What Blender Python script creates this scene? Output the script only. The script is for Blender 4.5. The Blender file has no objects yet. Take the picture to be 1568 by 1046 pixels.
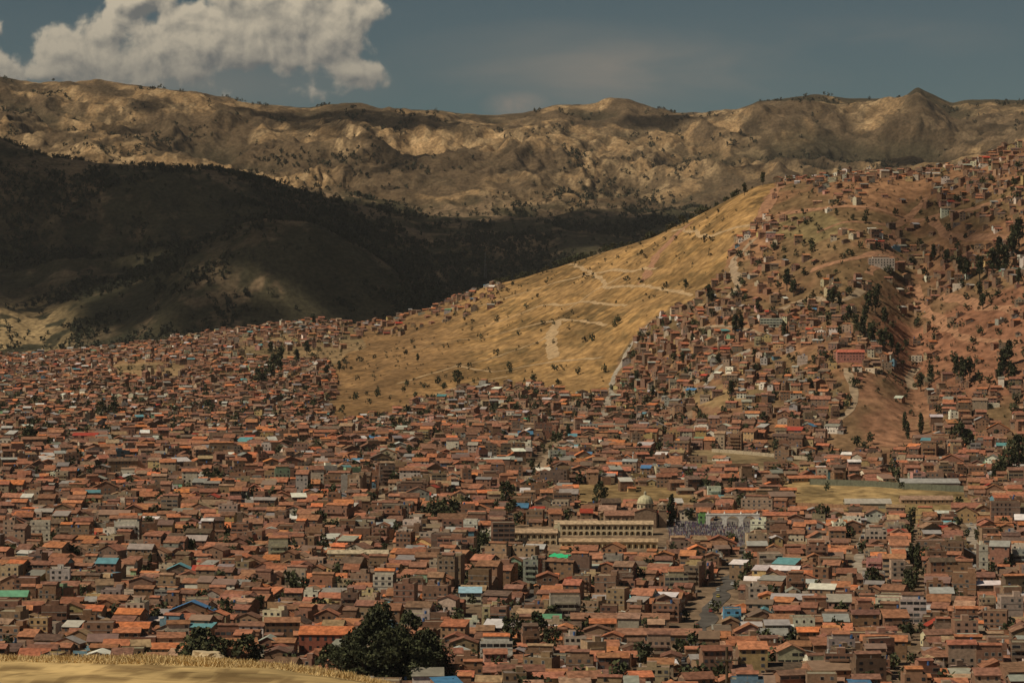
import bpy, math, random, time
import numpy as np
T0=time.time()
random.seed(7); RNG=np.random.RandomState(7)
F=4446.0; UC=784.0; VH=433.0      # focal length / principal column / horizon row of a 1568 px wide picture
scene=bpy.context.scene
S=np.array([-0.60,-0.24,0.74]); S/=np.linalg.norm(S)   # direction to the sun

# ------------------------------------------------------------------ noise
_T=[np.random.RandomState(100+i).rand(256,256) for i in range(12)]
def vn(x,y,s=0):
    t=_T[s%12]; xi=np.floor(x); yi=np.floor(y); fx=x-xi; fy=y-yi
    xi=xi.astype(np.int64)&255; yi=yi.astype(np.int64)&255; x1=(xi+1)&255; y1=(yi+1)&255
    fx=fx*fx*(3-2*fx); fy=fy*fy*(3-2*fy)
    return (t[xi,yi]*(1-fx)+t[x1,yi]*fx)*(1-fy)+(t[xi,y1]*(1-fx)+t[x1,y1]*fx)*fy
def fbm(x,y,o=4,s=0,g=0.5):
    a=1.0;r=0;n=0
    for i in range(o):
        r=r+a*vn(x*2**i+13.7*i,y*2**i+7.1*i,s+i); n+=a; a*=g
    return r/n
def ridged(x,y,o=4,s=0):
    a=1.0;r=0;n=0
    for i in range(o):
        r=r+a*(1-np.abs(2*vn(x*2**i+3.7*i,y*2**i+9.1*i,s+i)-1)); n+=a; a*=0.52
    return r/n
def sstep(x,a,b):
    t=np.clip((x-a)/(b-a),0,1); return t*t*(3-2*t)

# ------------------------------------------------------------------ terrain control profiles
ug=np.arange(-1600,3200,4.0)
def U(pairs,sm):
    p=np.array(pairs,float); y=np.interp(ug,p[:,0],p[:,1])
    n=int(sm*3/4)+1; k=np.exp(-0.5*(np.arange(-n,n+1)*4/sm)**2); k/=k.sum()
    return np.convolve(np.pad(y,n,mode='edge'),k,'valid')
def fromv(d,v): return (VH-v)/F*d
K=[]
def add(d,z,a): K.append((d*np.ones_like(ug),z*np.ones_like(ug),a))
add(0,-1.75,0.05)
add(60,-8.6,0.2)
d=110*np.ones_like(ug); add(110,fromv(d,U([(-1600,1019),(150,1019),(300,1024),(420,1031),(500,1044),(600,1072),(900,1095),(3200,1095)],10)),0.45)
add(200,-42,1)
add(950,-168,1)
add(1200,-165.4,1)
add(1800,-160,1.2)
add(2250,-150,1.5)
d=U([(-1600,3000),(0,3000),(520,3000),(720,3150),(930,3000),(1100,2520),(1300,2420),(1568,2500),(3200,2500)],30)
add(d,fromv(d,U([(-1600,640),(0,638),(520,640),(720,608),(930,612),(1100,690),(1300,712),(1400,700),(1568,680),(3200,660)],25)),3)
d=U([(-1600,3600),(0,3600),(520,3700),(720,3850),(930,3550),(1100,3080),(1300,2960),(1568,2950),(3200,2950)],30)
add(d,fromv(d,U([(-1600,592),(0,592),(520,570),(720,520),(930,480),(1000,475),(1100,500),(1200,510),(1290,490),(1350,505),(1400,556),(1450,520),(1568,455),(3200,430)],12)),13)
dN=U([(-1600,4300),(0,4300),(250,4400),(480,4600),(600,4650),(740,4500),(900,4250),(1000,4100),(1130,3850),(1300,3700),(1568,3600),(3200,3600)],30)
zN=fromv(dN,U([(-1600,560),(0,550),(120,541),(230,526),(300,517),(400,502),(480,492),(540,496),(600,491),(680,466),(740,441),(800,426),(900,396),(1000,366),(1070,331),(1130,300),(1160,286),(1200,279),(1300,269),(1400,269),(1480,256),(1540,232),(1568,224),(3200,190)],7))
add(dN,zN,3)
add(dN+450,zN-45,12)
d=5700*np.ones_like(ug)
add(d,fromv(d,U([(-1600,470),(0,460),(60,470),(130,440),(210,425),(300,368),(350,345),(400,331),(480,345),(560,388),(640,440),(700,458),(800,470),(1000,420),(1568,330),(3200,330)],12)),32)
d=6250*np.ones_like(ug)
add(d,fromv(d,U([(-1600,440),(0,400),(100,380),(200,390),(300,385),(400,380),(560,425),(700,445),(900,430),(1130,385),(1568,320),(3200,320)],20)),65)
d=7200*np.ones_like(ug)
add(d,fromv(d,U([(-1600,180),(0,212),(60,236),(150,250),(250,258),(340,265),(420,281),(500,306),(560,326),(650,352),(750,355),(850,350),(940,352),(1000,348),(1130,345),(1568,290),(3200,280)],8)),22)
d=7950*np.ones_like(ug)
add(d,fromv(d,U([(-1600,230),(0,245),(250,275),(420,292),(560,312),(650,322),(750,318),(850,318),(940,330),(1000,325),(1130,310),(1300,292),(1568,262),(3200,250)],15)),95)
d=9000*np.ones_like(ug)
add(d,fromv(d,U([(-1600,190),(0,198),(250,222),(400,236),(560,240),(700,248),(850,252),(1000,255),(1130,240),(1230,215),(1300,232),(1400,212),(1470,228),(1568,210),(3200,210)],15)),165)
d=10500*np.ones_like(ug)
zF=fromv(d,U([(-1600,120),(-200,118),(0,119),(30,127),(60,131),(150,130),(200,138),(230,142),(280,147),(320,154),(400,162),(470,165),(500,159),(550,156),(575,163),(620,165),(700,173),(760,178),(800,175),(850,165),(900,165),(960,158),(1000,167),(1040,174),(1080,174),(1130,167),(1160,153),(1200,150),(1260,143),(1300,148),(1375,150),(1390,141),(1405,129),(1420,138),(1440,150),(1458,158),(1480,151),(1520,150),(1568,153),(3200,150)],2.6))
add(d,zF,14)
add(13000,zF-320,40)
add(17000,100,40)
KD=np.array([k[0] for k in K]); KZ=np.array([k[1] for k in K]); KA=np.array([k[2] for k in K],float)
dg=np.arange(0,17000,5.0)
ZT=np.zeros((len(ug),len(dg))); AT=np.zeros_like(ZT)
for i in range(len(ug)):
    X=KD[:,i]; Y=KZ[:,i]; h=np.diff(X); m=np.diff(Y)/h
    s=np.zeros_like(Y); 
    ok=m[1:]*m[:-1]>0; w1=2*h[1:]+h[:-1]; w2=h[1:]+2*h[:-1]
    with np.errstate(divide='ignore',invalid='ignore'):
        hm=(w1+w2)/(w1/m[:-1]+w2/m[1:])
    s[1:-1]=np.where(ok,hm,0); s[0]=m[0]; s[-1]=m[-1]
    j=np.clip(np.searchsorted(X,dg,side='right')-1,0,len(X)-2)
    t=(dg-X[j])/h[j]; t2=t*t;t3=t2*t
    ZT[i]=(2*t3-3*t2+1)*Y[j]+(t3-2*t2+t)*h[j]*s[j]+(-2*t3+3*t2)*Y[j+1]+(t3-t2)*h[j]*s[j+1]
    AT[i]=np.interp(dg,X,KA)
def bil(T,a,b):
    a=np.clip(a,0,T.shape[0]-1.001); b=np.clip(b,0,T.shape[1]-1.001)
    i=a.astype(int); j=b.astype(int); fa=a-i; fb=b-j
    return (T[i,j]*(1-fa)+T[i+1,j]*fa)*(1-fb)+(T[i,j+1]*(1-fa)+T[i+1,j+1]*fa)*fb
def relief(x,y):
    wx=x+220*(vn(x/380,y/420,5)-.5)+60*(vn(x/110,y/120,7)-.5); wy=y+300*(vn(x/420,y/420,6)-.5)
    big=ridged(wx/700+wy/2600,wy/1300,4,1)*1.6-1.05
    med=ridged(wx/210+wy/900,wy/430,4,3)*1.3-0.8
    gul=np.abs(2*vn(wx/75-wy/500,wy/260,8)-1)+.5*np.abs(2*vn(wx/34,wy/120,9)-1)-.65
    fin=fbm(x/38,y/60,4,2)-0.5
    return big+0.42*med+0.12*gul+0.16*fin
def H(x,y):
    x=np.asarray(x,float); y=np.asarray(y,float)
    yy=np.maximum(y,40.0); u=UC+F*x/yy
    a=(u-ug[0])/4.0; b=np.maximum(y,0)/5.0
    amp=bil(AT,a,b)
    n=relief(x,y)
    near=(fbm(x/4,y/4,5,4)-0.5)
    return bil(ZT,a,b)+amp*np.where(y<400,near,n)
def uv(x,y,z): return UC+F*x/y, VH-F*z/y
_dd=np.arange(1000,11800,4.0)
def hit(u,v,dmin=1000):
    x=(u-UC)/F*_dd; z=H(x,_dd); vv=VH-F*z/_dd
    idx=np.nonzero((vv<=v)&(_dd>=dmin))[0]
    i=idx[0] if len(idx) else len(_dd)-1
    if i>0 and vv[i-1]>v:
        t=(vv[i-1]-v)/(vv[i-1]-vv[i]); y=_dd[i-1]+4*t
    else: y=_dd[i]
    xx=(u-UC)/F*y
    return float(xx),float(y),float(H(xx,y))
def inpoly(px,py,poly):
    r=np.zeros(np.shape(px),bool); n=len(poly)
    for i in range(n):
        x1,y1=poly[i]; x2,y2=poly[(i+1)%n]
        if y1==y2: continue
        c=((y1>py)!=(y2>py))&(px<(x2-x1)*(py-y1)/(y2-y1)+x1)
        r^=c
    return r
P_SLOPE=[(540,500),(600,470),(700,430),(800,400),(900,370),(1000,335),(1130,262),(1190,240),(1190,285),(1165,330),(1125,372),(1100,430),(1060,462),(1000,488),(962,532),(930,604),(880,606),(800,592),(720,595),(650,615),(590,638),(515,650),(505,620),(520,590),(500,560),(530,540)]
P_GULLY=[(1335,430),(1400,415),(1500,450),(1580,440),(1720,440),(1720,600),(1568,600),(1500,610),(1430,600),(1400,575),(1380,560),(1310,490)]
P_SCARP=[(1290,645),(1325,575),(1400,570),(1445,650),(1400,692),(1250,702)]
P_FIELD=[(1195,736),(1300,740),(1490,752),(1490,792),(1400,792),(1200,788)]
P_G2=[(870,742),(1010,744),(1075,765),(1050,784),(880,782)]
P_STRIP=[(1050,686),(1240,700),(1240,728),(1045,726)]
P_PLAZA=[(1026,798),(1158,794),(1160,836),(1012,842)]
P_LONG=[(775,806),(1020,806),(1024,860),(775,856)]
P_L1=[(165,560),(220,550),(290,560),(280,582),(180,584)]
P_L2=[(360,520),(440,505),(540,500),(560,530),(500,560),(430,550),(370,545)]
P_G3=[(1195,330),(1260,322),(1300,350),(1240,372),(1190,362)]
P_G4=[(1060,590),(1130,585),(1180,600),(1100,625),(1050,618)]
def density(u,v,y):
    D=np.full(np.shape(u),0.94)
    D=np.where(v<640,0.88,D)
    D=np.where((u>960)&(v<700),0.82,D)
    D=np.where((u>1120)&(v<470),0.64,D)
    D=np.where((u>1120)&(v<330),0.46,D)
    D=np.where((u<520)&(v<545),0.6,D)
    for P,val in ((P_L2,0.25),(P_L1,0.1),(P_SLOPE,0.0),(P_GULLY,0.2),(P_SCARP,0.02),(P_FIELD,0),(P_G2,0.05),(P_STRIP,0.04),(P_PLAZA,0),(P_LONG,0),(P_G3,.2),(P_G4,.3)):
        D=np.where(inpoly(u,v,P),val,D)
    return D

# ------------------------------------------------------------------ terrain mesh
s_in=np.arange(-0.195,0.195,2.6/F); s_out=np.arange(0.195,0.53,16/F)[1:]
s_=np.concatenate([-s_out[::-1],s_in,s_out])
yr=np.concatenate([np.arange(-30,20,5),np.arange(20,95,2.5),np.arange(95,118,0.3),np.arange(118,200,4),np.arange(200,1000,20),np.arange(1000,3000,8),np.arange(3000,4900,6),np.arange(4900,10900,11.5),np.arange(10900,16500,150)])
SX,YY=np.meshgrid(s_,yr); XX=SX*(YY+60)
ZZ=H(XX,YY)
nr,nc=XX.shape
ys=np.maximum(YY,40); UU=UC+F*XX/ys; VV=VH-F*ZZ/ys
du=28*(fbm(XX/60,YY/90,3,6)-.5); dv=14*(fbm(XX/60,YY/90,3,8)-.5)
Un=UU+du; Vn=VV+dv
rel=relief(XX,YY)
def mixc(a,b,t): return a*(1-t[...,None])+np.array(b)*t[...,None]
C=np.ones(XX.shape+(3,))*np.array((0.20,0.14,0.092))
big=fbm(XX/180,YY/260,4,3); med=fbm(XX/35,YY/55,4,5); 
patch=sstep(fbm(XX/70,YY/110,4,7),0.45,0.6)
C=mixc(C,(0.26,0.155,0.08),sstep(VV*-1,-640,-560)*(YY>2300))
C=mixc(C,(0.25,0.132,0.072),((UU>1060)&(YY>2350)&(YY<5000)).astype(float)*0.8)
C=mixc(C,(0.125,0.098,0.048),patch*0.6*(YY>2350))
m=inpoly(Un,Vn,P_SLOPE)&(YY<5000)
gold=mixc(np.ones_like(C)*np.array((0.335,0.20,0.08)),(0.19,0.118,0.05),sstep(med+0.3*big,0.55,0.76))
shr=sstep(fbm(XX/14,YY/22,3,9),0.55,0.65)
gold=mixc(gold,(0.12,0.085,0.04),shr*0.6)
ero=sstep(ridged(XX/60+YY/160,YY/200,3,4),.60,.76)
gold=mixc(gold,(0.38,0.23,0.10),ero*.5)
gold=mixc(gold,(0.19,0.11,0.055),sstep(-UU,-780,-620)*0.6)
# old cultivation terraces follow the contours
ter=np.sin(ZZ/1.15+3*fbm(XX/80,YY/80,2,2))
gold*=(1+.10*ter*sstep(fbm(XX/120,YY/120,2,5),.45,.6))[...,None]
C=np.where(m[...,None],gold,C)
for P,c in ((P_GULLY,(0.25,0.12,0.07)),(P_SCARP,(0.25,0.13,0.076)),(P_FIELD,(0.38,0.26,0.12)),(P_G2,(0.28,0.19,0.09)),(P_STRIP,(0.35,0.25,0.14)),(P_PLAZA,(0.20,0.18,0.16)),(P_L1,(0.30,0.20,0.105)),(P_L2,(0.25,0.17,0.09)),(P_G3,(0.26,0.19,0.09)),(P_G4,(0.27,0.18,0.09))):
    mm=inpoly(Un,Vn,P)&(YY<5000)
    cc=mixc(np.ones_like(C)*np.array(c),(0.13,0.10,0.05),patch*(0.55 if P is not P_PLAZA else 0))
    C=np.where(mm[...,None],cc,C)
mid=(YY<8000)&(YY>4950)
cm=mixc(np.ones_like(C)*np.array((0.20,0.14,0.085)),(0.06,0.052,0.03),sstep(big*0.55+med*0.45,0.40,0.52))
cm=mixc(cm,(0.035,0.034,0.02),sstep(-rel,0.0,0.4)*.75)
cm=mixc(cm,(0.32,0.23,0.12),sstep(-(UU),-150,-40)*sstep(VV,440,480)*sstep(med,0.42,0.5))
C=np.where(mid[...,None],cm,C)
f=fbm(XX/230,YY/380,5,2); f2=fbm(XX/60,YY/130,4,9); f3=fbm(XX/24,YY/60,3,10)
cf=mixc(np.ones_like(C)*np.array((0.275,0.182,0.095)),(0.115,0.080,0.047),sstep(f,0.41,0.53))
cf=mixc(cf,(0.10,0.072,0.043),sstep(f2,0.47,0.56)*0.8)
cf=mixc(cf,(0.40,0.285,0.16),sstep(f3,0.55,0.64)*sstep(f,.55,.35)*0.6)
wx=XX+25*vn(XX/70,YY/70,2)+YY*.25; wy=YY+60*vn(XX/90,YY/90,3)
fld=_T[4][np.floor(wx/55).astype(int)&255,np.floor(wy/120).astype(int)&255]
fm=sstep(fbm(XX/400,YY/500,3,11),.5,.58)*(YY>7700)
cf=cf*(1+((fld-.5)*.9*fm)[...,None])
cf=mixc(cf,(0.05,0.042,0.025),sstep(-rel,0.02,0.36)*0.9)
tq=sstep(YY,7700,8100)
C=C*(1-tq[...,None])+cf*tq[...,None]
g1=mixc(np.ones_like(C)*np.array((0.62,0.44,0.20)),(0.30,0.20,0.09),sstep(fbm(XX/.7,YY/1.2,4,1),0.46,0.62))
C=np.where((YY<400)[...,None],g1,C)
co=np.stack([XX,YY,ZZ],-1).reshape(-1,3)
idx=np.arange(nr*nc).reshape(nr,nc)
fa=np.stack([idx[:-1,:-1],idx[:-1,1:],idx[1:,1:],idx[1:,:-1]],-1).reshape(-1,4)
def mesh_np(name,co,quads,smooth=True):
    me=bpy.data.meshes.new(name); me.vertices.add(len(co)); me.vertices.foreach_set('co',np.ascontiguousarray(co,np.float32).ravel())
    nq=len(quads); me.loops.add(nq*4); me.loops.foreach_set('vertex_index',np.ascontiguousarray(quads,np.int32).ravel())
    me.polygons.add(nq); me.polygons.foreach_set('loop_start',np.arange(0,nq*4,4,dtype=np.int32)); me.polygons.foreach_set('loop_total',np.full(nq,4,np.int32))
    me.polygons.foreach_set('use_smooth',np.full(nq,smooth)); me.update(calc_edges=True)
    return me
def link(name,me,loc=None):
    o=bpy.data.objects.new(name,me); scene.collection.objects.link(o)
    if loc is not None: o.location=loc
    return o
def set_col(me,cols,domain):
    a=me.attributes.new('Col','FLOAT_COLOR',domain); c=np.ones((len(cols),4),np.float32); c[:,:3]=cols; a.data.foreach_set('color',c.ravel())

# ------------------------------------------------------------------ materials
def newmat(name):
    m=bpy.data.materials.new(name); m.use_nodes=True; nt=m.node_tree
    return m,nt,nt.nodes['Principled BSDF']
def attr_mat(name,scales,rough=0.9,bump=0,bs=0.5,spec=0.2,stretch=(1,1,1),det=3):
    m,nt,b=newmat(name); N=nt.nodes; L=nt.links
    at=N.new('ShaderNodeAttribute'); at.attribute_name='Col'
    mp=N.new('ShaderNodeMapping'); mp.inputs['Scale'].default_value=stretch
    geo=N.new('ShaderNodeNewGeometry'); L.new(geo.outputs['Position'],mp.inputs['Vector'])
    cur=at.outputs['Color']
    for sc,lo,hi in scales:
        n=N.new('ShaderNodeTexNoise'); n.inputs['Scale'].default_value=sc; n.inputs['Detail'].default_value=det; L.new(mp.outputs[0],n.inputs['Vector'])
        r=N.new('ShaderNodeMapRange'); r.inputs['From Min'].default_value=0.32; r.inputs['From Max'].default_value=0.68; r.inputs['To Min'].default_value=lo; r.inputs['To Max'].default_value=hi
        L.new(n.outputs['Fac'],r.inputs['Value'])
        v=N.new('ShaderNodeVectorMath'); v.operation='SCALE'; L.new(cur,v.inputs[0]); L.new(r.outputs[0],v.inputs['Scale']); cur=v.outputs[0]
    L.new(cur,b.inputs['Base Color']); b.inputs['Roughness'].default_value=rough; b.inputs['Specular IOR Level'].default_value=spec
    if bump:
        n=N.new('ShaderNodeTexNoise'); n.inputs['Scale'].default_value=bs; n.inputs['Detail'].default_value=6; L.new(geo.outputs['Position'],n.inputs['Vector'])
        bp=N.new('ShaderNodeBump'); bp.inputs['Distance'].default_value=bump; bp.inputs['Strength'].default_value=1; L.new(n.outputs['Fac'],bp.inputs['Height']); L.new(bp.outputs[0],b.inputs['Normal'])
    return m
M_ground=attr_mat('dry_earth_and_grass',[(0.016,0.78,1.25),(0.12,0.60,1.40)],0.95,8.0,0.03,0.05,(1,0.6,1),6)
M_wall=attr_mat('weathered_wall',[(0.7,0.78,1.2)],0.9)
M_roof=attr_mat('terracotta_roof',[(0.5,0.62,1.34)],0.88)
M_metal=attr_mat('corrugated_metal',[(0.4,0.8,1.15)],0.5,spec=0.4)
M_glass=attr_mat('window_glass',[],0.25,spec=0.5)
M_leaf=attr_mat('foliage',[],0.8)
M_bark=attr_mat('bark',[(1.5,0.7,1.3)],0.9)
M_road=attr_mat('road_surface',[(0.15,0.65,1.3)],0.9)
M_cloth=attr_mat('painted_cloth',[],0.8)
BM=[M_wall,M_roof,M_metal,M_glass,M_leaf,M_bark,M_cloth]
WALL,ROOF,METAL,GLASS,LEAF,BARK,CLOTH=range(7)

me=mesh_np('terrain',co,fa); set_col(me,C.reshape(-1,3),'POINT'); me.materials.append(M_ground); link('terrain',me)
print('terrain',len(co),time.time()-T0)

# ------------------------------------------------------------------ builder
class B:
    def __init__(s): s.V=[];s.F=[];s.M=[];s.C=[]
    def f(s,pts,m,c):
        n=len(s.V); s.V.extend(pts); s.F.append(tuple(range(n,n+len(pts)))); s.M.append(m); s.C.append(c)
    def make(s,name,loc=(0,0,0)):
        me=bpy.data.meshes.new(name); me.from_pydata(s.V,[],s.F)
        for m in BM: me.materials.append(m)
        me.polygons.foreach_set('material_index',s.M); set_col(me,np.array(s.C),'FACE'); me.update()
        return link(name,me,loc)
def xf(x,y,z,ang):
    c,sn=math.cos(ang),math.sin(ang)
    return lambda a,b,h:(x+a*c-b*sn,y+a*sn+b*c,z+h)
def box(b,T,x0,x1,y0,y1,z0,z1,m,c,top=None,tm=None):
    b.f([T(x0,y0,z0),T(x1,y0,z0),T(x1,y0,z1),T(x0,y0,z1)],m,c)
    b.f([T(x1,y0,z0),T(x1,y1,z0),T(x1,y1,z1),T(x1,y0,z1)],m,c)
    b.f([T(x1,y1,z0),T(x0,y1,z0),T(x0,y1,z1),T(x1,y1,z1)],m,c)
    b.f([T(x0,y1,z0),T(x0,y0,z0),T(x0,y0,z1),T(x0,y1,z1)],m,c)
    b.f([T(x0,y0,z1),T(x1,y0,z1),T(x1,y1,z1),T(x0,y1,z1)],tm if tm is not None else m,top or c)
def cyl(b,T,cx,cy,z0,z1,r,m,c,n=8,r1=None):
    r1=r if r1 is None else r1
    p=[(math.cos(2*math.pi*i/n),math.sin(2*math.pi*i/n)) for i in range(n)]
    for i in range(n):
        a=p[i];q=p[(i+1)%n]
        b.f([T(cx+a[0]*r,cy+a[1]*r,z0),T(cx+q[0]*r,cy+q[1]*r,z0),T(cx+q[0]*r1,cy+q[1]*r1,z1),T(cx+a[0]*r1,cy+a[1]*r1,z1)],m,c)
    if r1>0.02: b.f([T(cx+a[0]*r1,cy+a[1]*r1,z1) for a in p],m,c)
def gable(b,T,x0,x1,y0,y1,h,pitch,along,m,rc,wc,o=0.45):
    if along=='x': G=lambda a,c,z:T(a,c,z); a0,a1,c0,c1=x0,x1,y0,y1
    else: G=lambda a,c,z:T(c,a,z); a0,a1,c0,c1=y0,y1,x0,x1
    cm=(c0+c1)/2; hh=(c1-c0)/2; zr=h+hh*pitch+0.12; ze=h-o*pitch+0.12; t=0.22
    A0,A1,C0,C1=a0-o,a1+o,c0-o,c1+o
    b.f([G(A0,C0,ze),G(A1,C0,ze),G(A1,cm,zr),G(A0,cm,zr)],m,rc)
    b.f([G(A0,cm,zr),G(A1,cm,zr),G(A1,C1,ze),G(A0,C1,ze)],m,rc)
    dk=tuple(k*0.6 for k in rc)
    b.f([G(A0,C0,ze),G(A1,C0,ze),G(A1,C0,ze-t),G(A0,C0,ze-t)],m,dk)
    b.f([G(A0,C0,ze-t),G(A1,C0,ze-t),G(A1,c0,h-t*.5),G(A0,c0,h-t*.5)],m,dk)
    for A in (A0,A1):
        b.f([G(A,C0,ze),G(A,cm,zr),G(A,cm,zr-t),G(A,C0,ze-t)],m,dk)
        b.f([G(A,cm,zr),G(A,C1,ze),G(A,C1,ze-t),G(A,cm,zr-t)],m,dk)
    for A in (a0,a1): b.f([G(A,c0,h),G(A,c1,h),G(A,cm,h+hh*pitch)],WALL,wc)
def windows(b,T,w,l,h,st,side,wc,rnd,dens=0.8,lit=None):
    fh=h/st
    if side==0: L=w; G=lambda a,z,o:T(a,-l/2-o,z)
    elif side==1: L=l; G=lambda a,z,o:T(w/2+o,a,z)
    else: L=l; G=lambda a,z,o:T(-w/2-o,-a,z)
    n=max(1,int(L/rnd.uniform(2.3,3.6))); frame=rnd.random()<0.3
    ww=rnd.uniform(0.45,0.8); band=rnd.random()<.12
    for s in range(st):
        if rnd.random()<.12: continue
        for i in range(n):
            if rnd.random()>dens: continue
            a=(i+0.5)/n*L-L/2; z0=s*fh+fh*0.32; z1=z0+fh*0.45
            hw=ww if not band else L/n*.42
            if s==0 and rnd.random()<0.25: z0=s*fh+0.05; z1=2.2
            c=rnd.choice([(0.02,0.022,0.026),(0.03,0.03,0.033),(0.05,0.055,0.06),(0.015,0.015,0.015),(0.09,0.1,0.11)])
            if frame: b.f([G(a-hw-.15,z0-.15,.03),G(a+hw+.15,z0-.15,.03),G(a+hw+.15,z1+.15,.03),G(a-hw-.15,z1+.15,.03)],WALL,(0.4,0.36,0.3))
            b.f([G(a-hw,z0,.06),G(a+hw,z0,.06),G(a+hw,z1,.06),G(a-hw,z1,.06)],GLASS,c)
def jit(c,rnd,k=0.15):
    g=1+rnd.uniform(-k,k); return tuple(max(0.01,x*g*(1+rnd.uniform(-k/3,k/3))) for x in c)
WC=[((0.28,0.155,0.098),28),((0.235,0.14,0.09),22),((0.31,0.205,0.13),18),((0.19,0.13,0.092),11),((0.41,0.315,0.215),9),((0.52,0.45,0.345),6),((0.74,0.68,0.57),5),((0.48,0.36,0.17),3.5),((0.32,0.30,0.27),3.5),((0.14,0.25,0.32),.7),((0.25,0.37,0.24),.6),((0.48,0.27,0.21),1.6)]
RC=[((0.35,0.15,0.085),27),((0.275,0.13,0.08),25),((0.22,0.115,0.077),20),((0.44,0.175,0.085),10),((0.57,0.195,0.08),4.5),((0.33,0.21,0.13),9),((0.145,0.095,0.068),7)]
MC=[((0.31,0.29,0.26),10),((0.46,0.44,0.41),5),((0.70,0.68,0.63),4),((0.25,0.165,0.12),8),((0.13,0.33,0.36),0.9),((0.09,0.24,0.42),0.6),((0.45,0.07,0.04),1.2),((0.16,0.38,0.24),0.4)]
def pick(L,rnd):
    t=rnd.uniform(0,sum(w for _,w in L))
    for c,w in L:
        t-=w
        if t<=0: return c
    return L[-1][0]
def house(b,x,y,z,ang,w,l,st,rnd,roof=None,wc=None,rc=None,base=4.0,fh=2.7,det=True,mm=None,pitch=None,dens=0.75):
    T=xf(x,y,z,ang); h=st*fh
    wc=jit(wc or pick(WC,rnd),rnd,.22)
    if roof is None:
        r=rnd.random(); roof='gx' if r<0.44 else 'gy' if r<0.62 else 'shed' if r<0.73 else 'flat'
        if st>=4: roof='flat' if rnd.random()<.7 else 'gx'
    if rc is None:
        metal=rnd.random()<(0.13 if roof!='shed' else 0.45)
        rc=jit(pick(MC if metal else RC,rnd),rnd,0.24); mm=METAL if metal else ROOF
    elif mm is None: mm=ROOF
    p=pitch or rnd.uniform(0.32,0.55)
    par=0.6 if roof=='flat' else 0
    X0,X1,Y0,Y1=-w/2,w/2,-l/2,l/2
    hb=h+(l*0.22 if roof=='shed' else 0)
    for a,c in (((X0,Y0),(X1,Y0)),((X1,Y1),(X0,Y1))):
        top=h+par if a[1]==Y0 else hb+par
        b.f([T(a[0],a[1],-base),T(c[0],c[1],-base),T(c[0],c[1],top),T(a[0],a[1],top)],WALL,wc)
    wc2=jit(wc,rnd,0.12) if rnd.random()<.5 else pick(WC[:4],rnd)
    for X in (X0,X1):
        b.f([T(X,Y0,-base),T(X,Y1,-base),T(X,Y1,hb+par),T(X,Y0,h+par)],WALL,wc2)
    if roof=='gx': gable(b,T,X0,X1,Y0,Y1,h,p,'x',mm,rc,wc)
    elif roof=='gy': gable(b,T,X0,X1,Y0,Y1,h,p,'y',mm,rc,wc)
    elif roof=='shed':
        o=0.4; k=0.22
        b.f([T(X0-o,Y0-o,h-o*k+.1),T(X1+o,Y0-o,h-o*k+.1),T(X1+o,Y1+o,hb+o*k+.1),T(X0-o,Y1+o,hb+o*k+.1)],mm,rc)
        b.f([T(X0-o,Y0-o,h-o*k+.1),T(X1+o,Y0-o,h-o*k+.1),T(X1+o,Y0-o,h-o*k-.1),T(X0-o,Y0-o,h-o*k-.1)],mm,tuple(k2*.6 for k2 in rc))
    else:
        b.f([T(X0,Y0,h),T(X1,Y0,h),T(X1,Y1,h),T(X0,Y1,h)],WALL,jit((0.3,0.24,0.18),rnd,.3))
        for k in range(1,st):
            if rnd.random()<.7: b.f([T(X0,Y0-.12,k*fh-.12),T(X1,Y0-.12,k*fh-.12),T(X1,Y0-.12,k*fh+.14),T(X0,Y0-.12,k*fh+.14)],WALL,(0.34,0.31,0.27))
        r=rnd.random()
        if r<.35:
            q=rnd.uniform(-w*.25,w*.2); box(b,T,q,q+w*.3,0,l*.4,h,h+2.3,WALL,wc,jit((.3,.2,.15),rnd))
        elif r<.65:
            qx=w*rnd.uniform(.3,.5); gable(b,T,-qx,qx,-l*.1,l*.45,h+2.2,.35,'x',ROOF,jit(pick(RC,rnd),rnd),wc,.3)
            box(b,T,-qx,qx,-l*.1,l*.45,h,h+2.2,WALL,wc)
        if rnd.random()<.35: cyl(b,T,rnd.uniform(-w*.4,w*.4),rnd.uniform(-l*.4,0),h+.3,h+1.9,.6,METAL,rnd.choice([(0.02,.02,.02),(.05,.12,.3),(.45,.45,.42)]),7)
        if rnd.random()<.3:
            for cx in (X0+.2,0,X1-.2):
                box(b,T,cx-.13,cx+.13,Y0+.05,Y0+.35,h+.6,h+1.9,WALL,(.25,.22,.19))
        if st>=2 and rnd.random()<.25:
            for k in range(1,st): box(b,T,X0*.7,X1*.7,Y0-1.0,Y0-.13,k*fh-.1,k*fh+.9,WALL,jit(wc,rnd,.2))
    if det:
        windows(b,T,w,l,h,st,0,wc,rnd,dens)
        if rnd.random()<.6: windows(b,T,w,l,h,st,1,wc,rnd,.5)
        if rnd.random()<.6: windows(b,T,w,l,h,st,2,wc,rnd,.5)

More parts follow.
